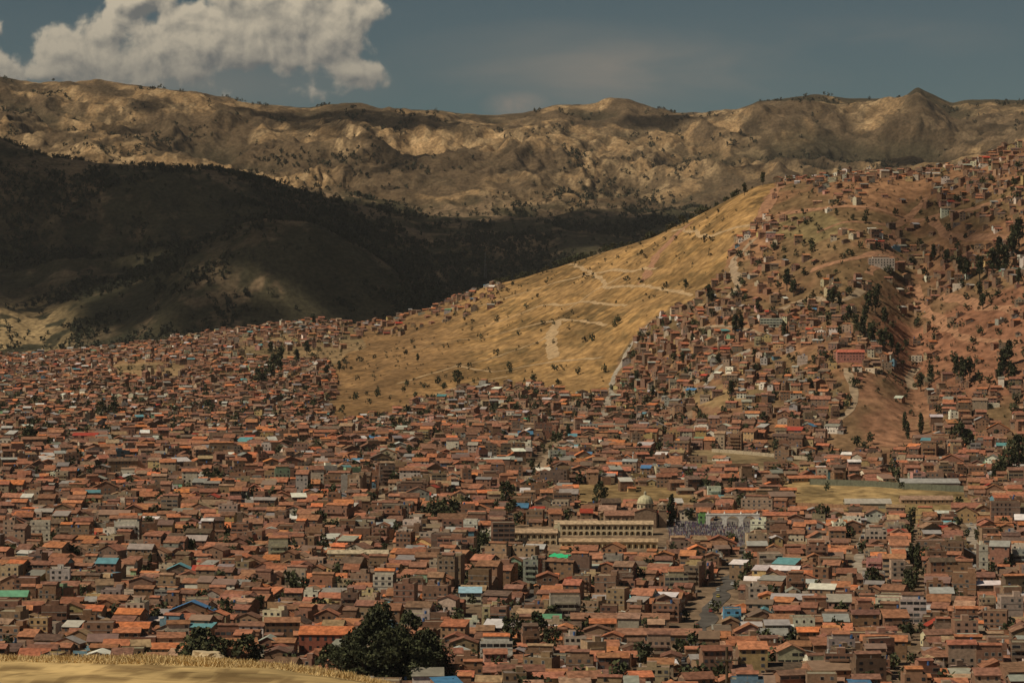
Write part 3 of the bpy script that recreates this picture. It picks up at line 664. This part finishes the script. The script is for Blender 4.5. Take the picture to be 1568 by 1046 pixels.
def mass(name,xs,ys_,hs,wr,nl,size,cols,seed):
    rs=np.random.RandomState(seed); zs=H(xs,ys_); n=len(xs)
    if n==0: return
    k=np.repeat(np.arange(n),nl); m=len(k)
    v=rs.normal(size=(m,3)); v/=np.linalg.norm(v,axis=1)[:,None]; r=rs.uniform(.3,1,m)
    hh=hs[k]; p=np.stack([xs[k]+v[:,0]*r*hh*wr*.5,ys_[k]+v[:,1]*r*hh*wr*.5,zs[k]+hh*.52+v[:,2]*r*hh*.5],1)
    a=rs.normal(size=(m,3)); a/=np.linalg.norm(a,axis=1)[:,None]; c=np.cross(a,rs.normal(size=(m,3))); c/=np.linalg.norm(c,axis=1)[:,None]
    s=(size*hh*rs.uniform(.6,1.2,m))[:,None]
    q=np.stack([p-a*s-c*s*.7,p+a*s-c*s*.7,p+a*s*.8+c*s*.7,p-a*s*.8+c*s*.7],1)
    col=np.array(cols)[rs.randint(0,len(cols),m)]*(rs.uniform(.7,1.25,n)[k]*rs.uniform(.75,1.25,m))[:,None]
    me=mesh_np(name,q.reshape(-1,3),np.arange(m*4).reshape(-1,4),False); set_col(me,col,'FACE'); me.materials.append(M_leaf); link(name,me)
def scat(n,y0,y1,u0=-200,u1=1780):
    y=np.sqrt(RNG.uniform(y0*y0,y1*y1,n)); u=RNG.uniform(u0,u1,n); x=(u-UC)/F*y; z=H(x,y); return x,y,u,VH-F*z/y
x,y,u,v=scat(36000,5000,7900,-250,1100)
den=sstep(fbm(x/170,y/240,4,6)+.10*(relief(x,y)<-.1),.48,.56)*.9+.04
den*=1-.8*inpoly(u,v,[(-300,465),(110,465),(110,545),(-300,560)])
k=RNG.rand(len(x))<den
mass('distant_forest',x[k],y[k],RNG.uniform(6,16,k.sum()),.9,18,.16,[(0.034,0.038,0.021),(0.046,0.046,0.026)],3)
x,y,u,v=scat(16000,7700,10300)
def bl(u,v,cu,cv,ru,rv): return np.exp(-((u-cu)/ru)**2-((v-cv)/rv)**2)
den=sstep(fbm(x/90,y/200,4,8),.58,.64)*.4
for b4 in ((170,232,60,8),(830,242,12,8),(885,242,12,8),(1010,268,50,10),(900,300,90,12),(1080,250,30,8),(430,245,40,10),(520,250,60,10),(250,215,50,8),(1290,250,50,8),(640,260,50,8)): den=den+bl(u,v,*b4)*.85
k=RNG.rand(len(x))<den
mass('distant_forest',x[k],y[k],RNG.uniform(8,18,k.sum()),.95,18,.16,[(0.042,0.043,0.025),(0.056,0.052,0.03)],4)
x,y,u,v=scat(16000,2400,4900)
inn=inpoly(u,v,P_SLOPE)
den=np.where(inn,.05+.35*sstep(fbm(x/60,y/80,3,6),.50,.62),.45)*(v<640)
den=den+.5*inpoly(u,v,P_GULLY)+.5*inpoly(u,v,[(360,600),(520,600),(540,540),(380,520)])
k=RNG.rand(len(x))<den
mass('hillside_shrubs',x[k],y[k],np.where(RNG.rand(k.sum())<.25,RNG.uniform(4,9,k.sum()),RNG.uniform(1.6,4.0,k.sum())),1.0,20,.17,[(0.058,0.058,0.028),(0.078,0.068,0.034),(0.10,0.078,0.04)],5)
uu=np.concatenate([RNG.uniform(760,1130,90),RNG.uniform(1400,1568,10)]); dd=np.interp(uu,ug,dN)+RNG.uniform(-60,30,100); xx=(uu-UC)/F*dd
mass('ridge_trees',xx,dd,RNG.uniform(4,12,100),.9,50,.13,[(0.045,0.05,0.023),(0.06,0.06,0.03)],6)
x,y,u,v=scat(3600,1100,3400); k=RNG.rand(len(x))<.6*density(u,v,y)+.1
mass('town_trees',x[k],y[k],RNG.uniform(5,11.5,k.sum()),.8,70,.10,GR,7)
print('trees',time.time()-T0)

# ------------------------------------------------------------------ foreground dry grass and boulder
n=60000; gy_=RNG.uniform(90,116,n); gu=RNG.uniform(-120,600,n); gx_=(gu-UC)/F*gy_
nt_=1500; ty=RNG.uniform(92,114,nt_); tx=(RNG.uniform(-120,600,nt_)-UC)/F*ty; kk=np.repeat(np.arange(nt_),40)
gx_=np.concatenate([gx_,tx[kk]+RNG.normal(0,.07,len(kk))]); gy_=np.concatenate([gy_,ty[kk]+RNG.normal(0,.07,len(kk))]); tuft=np.concatenate([np.zeros(n),RNG.uniform(.4,1,nt_)[kk]])
gz=H(gx_,gy_); n=len(gx_)
k=((VH-F*gz/gy_)<1072)&((tuft>0)|(RNG.rand(n)<sstep(fbm(gx_/.9,gy_/2,3,6),.36,.54)+.15)); gx_,gy_,gz,tuft=gx_[k],gy_[k],gz[k],tuft[k]; n=len(gx_)
a=RNG.uniform(0,6.28,n); hh=RNG.uniform(.03,.12,n)+tuft*RNG.uniform(.05,.22,n); w=.016; lx=RNG.normal(0,.07,n); ly=RNG.normal(0,.07,n)
P=np.stack([gx_,gy_,gz-.02],1); dx=np.stack([np.cos(a)*w,np.sin(a)*w,0*a],1); top=P+np.stack([lx,ly,hh],1)
q=np.stack([P-dx,P+dx,top+dx*.3,top-dx*.3],1)
me=mesh_np('dry_grass',q.reshape(-1,3),np.arange(n*4).reshape(-1,4),False)
set_col(me,np.array([(0.66,0.48,0.22),(0.50,0.35,0.15),(0.74,0.57,0.30)])[RNG.randint(0,3,n)],'FACE'); me.materials.append(M_leaf); link('dry_grass',me)
import bmesh
def rock(name,u,dist,w,h,seed):
    bm=bmesh.new(); bmesh.ops.create_icosphere(bm,subdivisions=4,radius=1)
    x=(u-UC)/F*dist; z=float(H(x,dist))
    for vv in bm.verts:
        c=vv.co; k=1+.5*(float(vn(c.x*1.6+seed,c.y*1.6+c.z*1.3,2))-.5)+.2*(float(vn(c.x*5+seed,c.z*5+c.y*3,3))-.5)
        c*=k; c.x=max(-.8,min(.85,c.x)); c.z=min(.7,c.z); c.x*=w/1.7; c.y*=w/2; c.z*=h
    me=bpy.data.meshes.new(name); bm.to_mesh(me); bm.free(); set_col(me,np.tile((0.48,0.38,0.24),(len(me.polygons),1)),'FACE')
    me.materials.append(M_road); o=link(name,me,(x,dist,z+h*.4)); o.rotation_euler=(0,0.08,.2)
rock('boulder',318,108.5,1.2,.5,4); rock('boulder',292,109.5,.5,.18,9); rock('boulder',350,109.5,.5,.16,12)
def pole(u,vtop,dist,name='utility_pole'):
    x=(u-UC)/F*dist; zt=(VH-vtop)/F*dist; z0=float(H(x,dist)); b=B(); T=xf(0,0,0,0); h=zt-z0
    cyl(b,T,0,0,-1,h,.17,BARK,(0.09,0.07,0.05),10,.11)
    box(b,T,-.9,.9,-.2,-.08,h-1.1,h-.98,BARK,(0.09,0.07,0.05))
    for cx in (-.8,-.3,.3,.8): cyl(b,T,cx,-.14,h-.98,h-.8,.04,GLASS,(.3,.28,.25),6)
    b.make(name,(x,dist,z0)); return x,dist,zt
pole(1113,990,230)
def pylon(u,v,hpx):
    x,y,z=hit(u,v,5200); h=hpx*y/F; b=B(); c=(0.25,0.25,0.24)
    def bar(p,q,r=.22):
        p=np.array(p,float);q=np.array(q,float); 
        for s in ((r,0,0),(0,r,0)):
            s=np.array(s); b.f([tuple(p-s),tuple(p+s),tuple(q+s),tuple(q-s)],METAL,c)
    lv=8
    for i in range(lv):
        z0=h*i/lv; z1=h*(i+1)/lv; r0=3*(1-.85*i/lv); r1=3*(1-.85*(i+1)/lv)
        cs=[(-1,-1),(1,-1),(1,1),(-1,1)]
        for k in range(4):
            a=cs[k];e=cs[(k+1)%4]
            bar((a[0]*r0,a[1]*r0,z0),(a[0]*r1,a[1]*r1,z1)); bar((a[0]*r0,a[1]*r0,z0),(e[0]*r1,e[1]*r1,z1),.15)
    for zz in (.72,.84,.95): bar((-5,0,h*zz),(5,0,h*zz),.25)
    b.make('electricity_pylon',(x,y,z))
pylon(743,432,46)
# ------------------------------------------------------------------ crowd
def person(b,x,y,z,ang,robe,rnd):
    s=rnd.uniform(.92,1.05); T0_=xf(x,y,z,ang); T=lambda a,c,h:T0_(a*s,c*s,h*s)
    skin=(0.25,0.15,0.1); hair=(0.02,0.015,0.012)
    rings=[(0,.2,.16),(.45,.19,.15),(.9,.17,.13),(1.15,.18,.12),(1.38,.21,.12),(1.46,.09,.07),(1.52,.055,.055)]
    for (z0,a0,c0),(z1,a1,c1) in zip(rings[:-1],rings[1:]):
        for i in range(6):
            t0=math.pi*i/3;t1=math.pi*(i+1)/3
            b.f([T(a0*math.cos(t0),c0*math.sin(t0),z0),T(a0*math.cos(t1),c0*math.sin(t1),z0),T(a1*math.cos(t1),c1*math.sin(t1),z1),T(a1*math.cos(t0),c1*math.sin(t0),z1)],CLOTH,robe)
    hd=[(1.5,.05),(1.56,.085),(1.64,.1),(1.7,.08),(1.74,.01)]
    for j,((z0,r0),(z1,r1)) in enumerate(zip(hd[:-1],hd[1:])):
        for i in range(6):
            t0=math.pi*i/3;t1=math.pi*(i+1)/3
            b.f([T(r0*math.cos(t0),r0*math.sin(t0),z0),T(r0*math.cos(t1),r0*math.sin(t1),z0),T(r1*math.cos(t1),r1*math.sin(t1),z1),T(r1*math.cos(t0),r1*math.sin(t0),z1)],CLOTH,skin if j<2 else hair)
    for sg in (-1,1):
        e=(sg*.29,-.05,1.08); hnd=(sg*.24,-.2,.86)
        for p,q,r0,r1,c in (((sg*.2,0,1.4),e,.055,.045,robe),(e,hnd,.045,.035,robe)):
            b.f([T(p[0]-r0,p[1],p[2]),T(p[0]+r0,p[1],p[2]),T(q[0]+r1,q[1],q[2]),T(q[0]-r1,q[1],q[2])],CLOTH,c)
            b.f([T(p[0],p[1]-r0,p[2]),T(p[0],p[1]+r0,p[2]),T(q[0],q[1]+r1,q[2]),T(q[0],q[1]-r1,q[2])],CLOTH,c)
b=B(); pr=random.Random(5); cnt=0
for _ in range(1500):
    u=pr.uniform(1024,1156); v=pr.uniform(806,836)
    if pr.random()>1.1-.6*abs(u-1070)/80: continue
    dist=-160.0*F/(VH-v); x=(u-UC)/F*dist
    z=float(H(x,dist)); robe=pr.choice([(0.10,0.07,0.16),(0.14,0.10,0.2),(0.08,0.055,0.12),(0.11,0.08,0.16),(0.05,0.05,0.06),(0.09,0.08,0.1),(0.25,0.1,0.08),(0.12,0.13,0.2),(0.45,0.42,0.42)])
    person(b,x,dist,z,pr.uniform(-1,1),robe,pr); cnt+=1
b.make('crowd_of_people')
# ------------------------------------------------------------------ vehicles on visible streets
def car(x,y,z,ang,col,bus=False):
    b=B(); T=xf(0,0,0,ang); L,W,h1,h2=(4.3,1.75,.85,1.42) if not bus else (7.5,2.2,1.2,2.7)
    prof=[(-L/2,.3),(-L/2,h1*.8),(-L*.33,h1),(-L*.2,h2),(L*.3,h2),(L*.42,h1),(L/2,h1*.9),(L/2,.3)] if not bus else [(-L/2,.35),(-L/2,h1),(-L*.46,h2),(L*.49,h2),(L/2,h1),(L/2,.35)]
    for w_ in (-W/2,W/2): b.f([T(w_*(.86 if zz>h1 else 1),yy,zz) for yy,zz in prof],METAL,col)
    for i in range(len(prof)):
        (y0,z0),(y1,z1)=prof[i],prof[(i+1)%len(prof)]; k0=.86 if z0>h1 else 1; k1=.86 if z1>h1 else 1
        gl=abs(z0-z1)>.3 and max(z0,z1)>h1+.1
        b.f([T(-W/2*k0,y0,z0),T(W/2*k0,y0,z0),T(W/2*k1,y1,z1),T(-W/2*k1,y1,z1)],GLASS if gl else METAL,(.02,.02,.025) if gl else col)
    for sg in (-1,1):
        b.f([T(sg*W*.475,-L*.2,h1+.05),T(sg*W*.475,L*.32,h1+.05),T(sg*W*.45,L*.27,h2-.1),T(sg*W*.45,-L*.15,h2-.1)],GLASS,(.02,.02,.025))
        for yy in (-L*.32,L*.32):
            for k in range(8):
                a0=2*math.pi*k/8;a1=2*math.pi*(k+1)/8
                b.f([T(sg*W*.52,yy,.33),T(sg*W*.52,yy+.33*math.cos(a0),.33+.33*math.sin(a0)),T(sg*W*.52,yy+.33*math.cos(a1),.33+.33*math.sin(a1))],CLOTH,(.015,.015,.015))
    b.make('minibus' if bus else 'car',(x,y,z+.27))
vr=random.Random(3)
for ri in (0,1,2,3,4):
    A=ROADS[ri][0]
    for t in range(3,len(A)-3,5):
        if vr.random()<.6:
            dx=A[t+1]-A[t]; a=math.atan2(dx[1],dx[0])-math.pi/2; off=vr.choice([-1.7,1.7])
            x=A[t,0]+off*math.cos(a); y=A[t,1]+off*math.sin(a)
            car(x,y,float(H(x,y)),a+(math.pi if off<0 else 0),vr.choice([(.6,.6,.58),(.6,.6,.58),(.05,.05,.06),(.35,.05,.04),(.2,.22,.25),(.55,.45,.1)]),vr.random()<.2)

# ------------------------------------------------------------------ unseen cloud sheet above the frame, added and shaped to shade the hills
m,nt,bs=newmat('shade_cloud'); N=nt.nodes; L=nt.links; bs.inputs['Base Color'].default_value=(.8,.8,.8,1); bs.inputs['Roughness'].default_value=1; bs.inputs['Specular IOR Level'].default_value=0
at=N.new('ShaderNodeAttribute'); at.attribute_name='Col'; L.new(at.outputs['Fac'],bs.inputs['Alpha'])
ZC=2000.0; gx1=np.arange(-5200,2600,40.0); gy1=np.arange(1500,11200,40.0); CX,CY=np.meshgrid(gx1,gy1)
zg=np.full(CX.shape,60.0)
for _ in range(3):
    t=(ZC-zg)/S[2]; PX=CX-S[0]*t; PY=CY-S[1]*t; zg=np.interp(PY,[4000,5500,6500,7200,8000,9000,10500],[0,0,30,210,260,420,640])
PU=UC+F*PX/np.maximum(PY,500)
al=np.zeros(CX.shape)
for (cu_,cd,ru,rd,sg_) in ((-150,6900,330,800,1.1),(150,6900,330,800,1.25),(450,6700,300,900,1.25),(700,6800,200,750,1.2),(850,7200,160,600,1.2),(330,5750,240,450,.72),(570,5500,180,600,1.15),(60,5900,230,430,1.0),(190,5450,160,350,.95),(270,5250,150,300,.9),(-500,6800,400,900,1.1),(540,9650,130,330,1.3),(660,9500,90,240,1.1),(430,9850,70,150,.8),(600,8700,90,260,.75),(270,9750,70,200,.85),(200,9300,60,200,.6),(1450,8600,130,350,.8),(1180,8600,90,250,.65),(1000,9800,90,160,.55),(1540,3300,130,420,.5)):
    al=np.maximum(al,sg_*np.exp(-(((PU-cu_)/ru)**2+((PY-cd)/rd)**2)**1.5))
nz=fbm(CX/360,CY/360,6,3,.58)
far_=sstep(PY,7900,8400)
al=np.where(far_>.5,np.clip((al-.42+(nz-.5)*1.7)*4.5,0,.80),np.clip((al-.34+(nz-.5)*1.1)*2.6,0,.86))
coC=np.stack([CX,CY,ZC+120*(fbm(CX/300,CY/300,4,5)-.5)],-1).reshape(-1,3)
r_,c_=CX.shape; ii=np.arange(r_*c_).reshape(r_,c_); q=np.stack([ii[:-1,:-1],ii[:-1,1:],ii[1:,1:],ii[1:,:-1]],-1).reshape(-1,4)
af=al.ravel(); q=q[af[q].max(1)>0.005]
me=mesh_np('shade_cloud_sheet',coC,q); set_col(me,np.repeat(af[:,None],3,1),'POINT'); me.materials.append(m); link('shade_cloud_sheet',me)

# ------------------------------------------------------------------ aerial haze: a real homogeneous volume over the valley
bm=bmesh.new(); bmesh.ops.create_cube(bm,size=1.0); me=bpy.data.meshes.new('valley_haze'); bm.to_mesh(me); bm.free()
hz_=link('valley_haze',me,(0,8000,450)); hz_.scale=(24000,17000,2000)
m=bpy.data.materials.new('haze'); m.use_nodes=True; nt=m.node_tree; nt.nodes.clear(); o_=nt.nodes.new('ShaderNodeOutputMaterial'); vs=nt.nodes.new('ShaderNodeVolumeScatter')
vs.inputs['Color'].default_value=(0.92,0.93,0.95,1); vs.inputs['Density'].default_value=1.0e-5; vs.inputs['Anisotropy'].default_value=0.0
nt.links.new(vs.outputs[0],o_.inputs['Volume']); me.materials.append(m)

# ------------------------------------------------------------------ world: Nishita sky with cumulus painted in, lit tops and grey bases as colour
w=bpy.data.worlds.new('World'); scene.world=w; w.use_nodes=True; nt=w.node_tree; N=nt.nodes; Lk=nt.links
bg=N['Background']; STR=0.06; bg.inputs['Strength'].default_value=STR
sky=N.new('ShaderNodeTexSky'); sky.sky_type='NISHITA'; sky.sun_disc=False
sky.sun_elevation=math.asin(S[2]); sky.sun_rotation=math.atan2(S[0],S[1]); sky.altitude=3400; sky.air_density=1.0; sky.dust_density=.6; sky.ozone_density=1.5
def nd(t,**k):
    n=N.new(t)
    for a_,b_ in k.items(): setattr(n,a_,b_)
    return n
def mth(op,a,b=None,c=None,clamp=False):
    n=nd('ShaderNodeMath',operation=op,use_clamp=clamp)
    for i,q in enumerate((a,b,c)):
        if q is None: continue
        if isinstance(q,(int,float)): n.inputs[i].default_value=q
        else: Lk.new(q,n.inputs[i])
    return n.outputs[0]
def vec(op,a,b):
    n=nd('ShaderNodeVectorMath',operation=op)
    for i,q in enumerate((a,b)):
        if isinstance(q,tuple): n.inputs[i].default_value=q
        elif q is not None: Lk.new(q,n.inputs[i])
    return n
tc=nd('ShaderNodeTexCoord'); sx=nd('ShaderNodeSeparateXYZ'); Lk.new(tc.outputs['Generated'],sx.inputs[0])
yy=mth('MAXIMUM',sx.outputs['Y'],0.02)
cu=mth('MULTIPLY',mth('DIVIDE',sx.outputs['X'],yy),F/100); cv=mth('MULTIPLY',mth('DIVIDE',sx.outputs['Z'],yy),F/100)
cb=nd('ShaderNodeCombineXYZ'); Lk.new(cu,cb.inputs[0]); Lk.new(cv,cb.inputs[1]); P0=cb.outputs[0]
def noise(p,sc,det=8,rough=.55,dist=0.0):
    n=nd('ShaderNodeTexNoise'); n.noise_dimensions='2D'; n.inputs['Scale'].default_value=sc; n.inputs['Detail'].default_value=det; n.inputs['Roughness'].default_value=rough; n.inputs['Distortion'].default_value=dist
    Lk.new(p,n.inputs['Vector']); return n.outputs['Fac']
BL=[(455,30,120,95),(400,-5,115,75),(530,25,52,85),(320,60,135,72),(235,75,95,56),(130,90,115,42),(165,50,50,45),(-10,100,60,42),(-15,45,30,18),(540,110,48,28),(215,0,65,32)]
def dens(P):
    cur=None
    for (u,v,ru,rv) in BL:
        c=((u-UC)/100,(VH-v)/100,0)
        d_=vec('MULTIPLY',vec('SUBTRACT',P,c).outputs[0],(100/ru,100/rv,0)); l=vec('LENGTH',d_.outputs[0],None).outputs['Value']
        f_=mth('SUBTRACT',1.0,l)
        cur=f_ if cur is None else mth('SMOOTH_MAX',cur,f_,.2)
    n1=noise(P,1.5,7,.54,.1)
    return mth('ADD',mth('MAXIMUM',cur,-1.5),mth('MULTIPLY',mth('SUBTRACT',n1,.47),2.1))
dA=dens(P0); dB=dens(vec('ADD',P0,(-0.08,0.12,0)).outputs[0])
mask=nd('ShaderNodeMapRange',interpolation_type='SMOOTHSTEP'); mask.inputs['From Min'].default_value=-.05; mask.inputs['From Max'].default_value=.36; Lk.new(dA,mask.inputs['Value'])
shade=mth('ADD',mth('MULTIPLY',mth('SUBTRACT',dA,dB),1.25),.62,clamp=True)  # painted sunlit and shaded cloud sides, from density change toward the light
hgt=mth('MULTIPLY_ADD',cv,0.5,-1.30,clamp=True)
mixs=mth('MULTIPLY',shade,mth('MULTIPLY_ADD',hgt,.75,.33),clamp=True)
cm_=nd('ShaderNodeMix',data_type='RGBA'); Lk.new(mixs,cm_.inputs['Factor'])
k=1/STR
cm_.inputs['A'].default_value=(0.135*k,0.14*k,0.135*k,1); cm_.inputs['B'].default_value=(0.55*k,0.475*k,0.355*k,1)
tint=vec('MULTIPLY',sky.outputs[0],(0.33,0.37,0.315)).outputs[0]
mp=nd('ShaderNodeMapping'); mp.inputs['Rotation'].default_value=(0,0,math.radians(12)); mp.inputs['Scale'].default_value=(.22,.9,1); Lk.new(P0,mp.inputs['Vector'])
ci=noise(mp.outputs[0],1.0,6,.55,.4)
def gau(u,v,ru,rv):
    c=((u-UC)/100,(VH-v)/100,0); d_=vec('MULTIPLY',vec('SUBTRACT',P0,c).outputs[0],(100/ru,100/rv,0)); l=vec('LENGTH',d_.outputs[0],None).outputs['Value']
    return mth('SUBTRACT',1.0,l,clamp=True)
veil=mth('MULTIPLY',mth('MULTIPLY',mth('SUBTRACT',ci,.33,clamp=True),2.8),mth('MAXIMUM',gau(950,105,420,85),mth('MULTIPLY',gau(1300,60,300,40),.5)),clamp=True)
small=mth('MULTIPLY',gau(790,162,60,24),mth('MULTIPLY',noise(P0,4,4),2.0),clamp=True)
veil=mth('ADD',veil,small,clamp=True)
lowc=mth('MULTIPLY',gau(250,130,420,60),.55)
veil=mth('MAXIMUM',veil,lowc)
m1=nd('ShaderNodeMix',data_type='RGBA'); Lk.new(veil,m1.inputs['Factor']); Lk.new(tint,m1.inputs['A']); m1.inputs['B'].default_value=(0.19*k,0.18*k,0.16*k,1)
m2=nd('ShaderNodeMix',data_type='RGBA'); Lk.new(mask.outputs[0],m2.inputs['Factor']); Lk.new(m1.outputs['Result'],m2.inputs['A']); Lk.new(cm_.outputs['Result'],m2.inputs['B'])
Lk.new(m2.outputs['Result'],bg.inputs['Color'])

sun=bpy.data.lights.new('sun','SUN'); sun.energy=3.5; sun.angle=math.radians(.5); sun.color=(1,.87,.67)
so=bpy.data.objects.new('sun',sun); scene.collection.objects.link(so)
so.rotation_euler=__import__('mathutils').Vector(tuple(S)).to_track_quat('Z','Y').to_euler()
cam=bpy.data.cameras.new('camera'); cam.sensor_width=36; cam.lens=36*F/1568; cam.shift_y=-90/1568; cam.clip_start=1; cam.clip_end=40000
cobj=bpy.data.objects.new('camera',cam); scene.collection.objects.link(cobj); cobj.rotation_euler=(math.pi/2,0,0); scene.camera=cobj
scene.view_settings.view_transform='Standard'; scene.view_settings.look='None'; scene.view_settings.exposure=0
print('done',time.time()-T0)
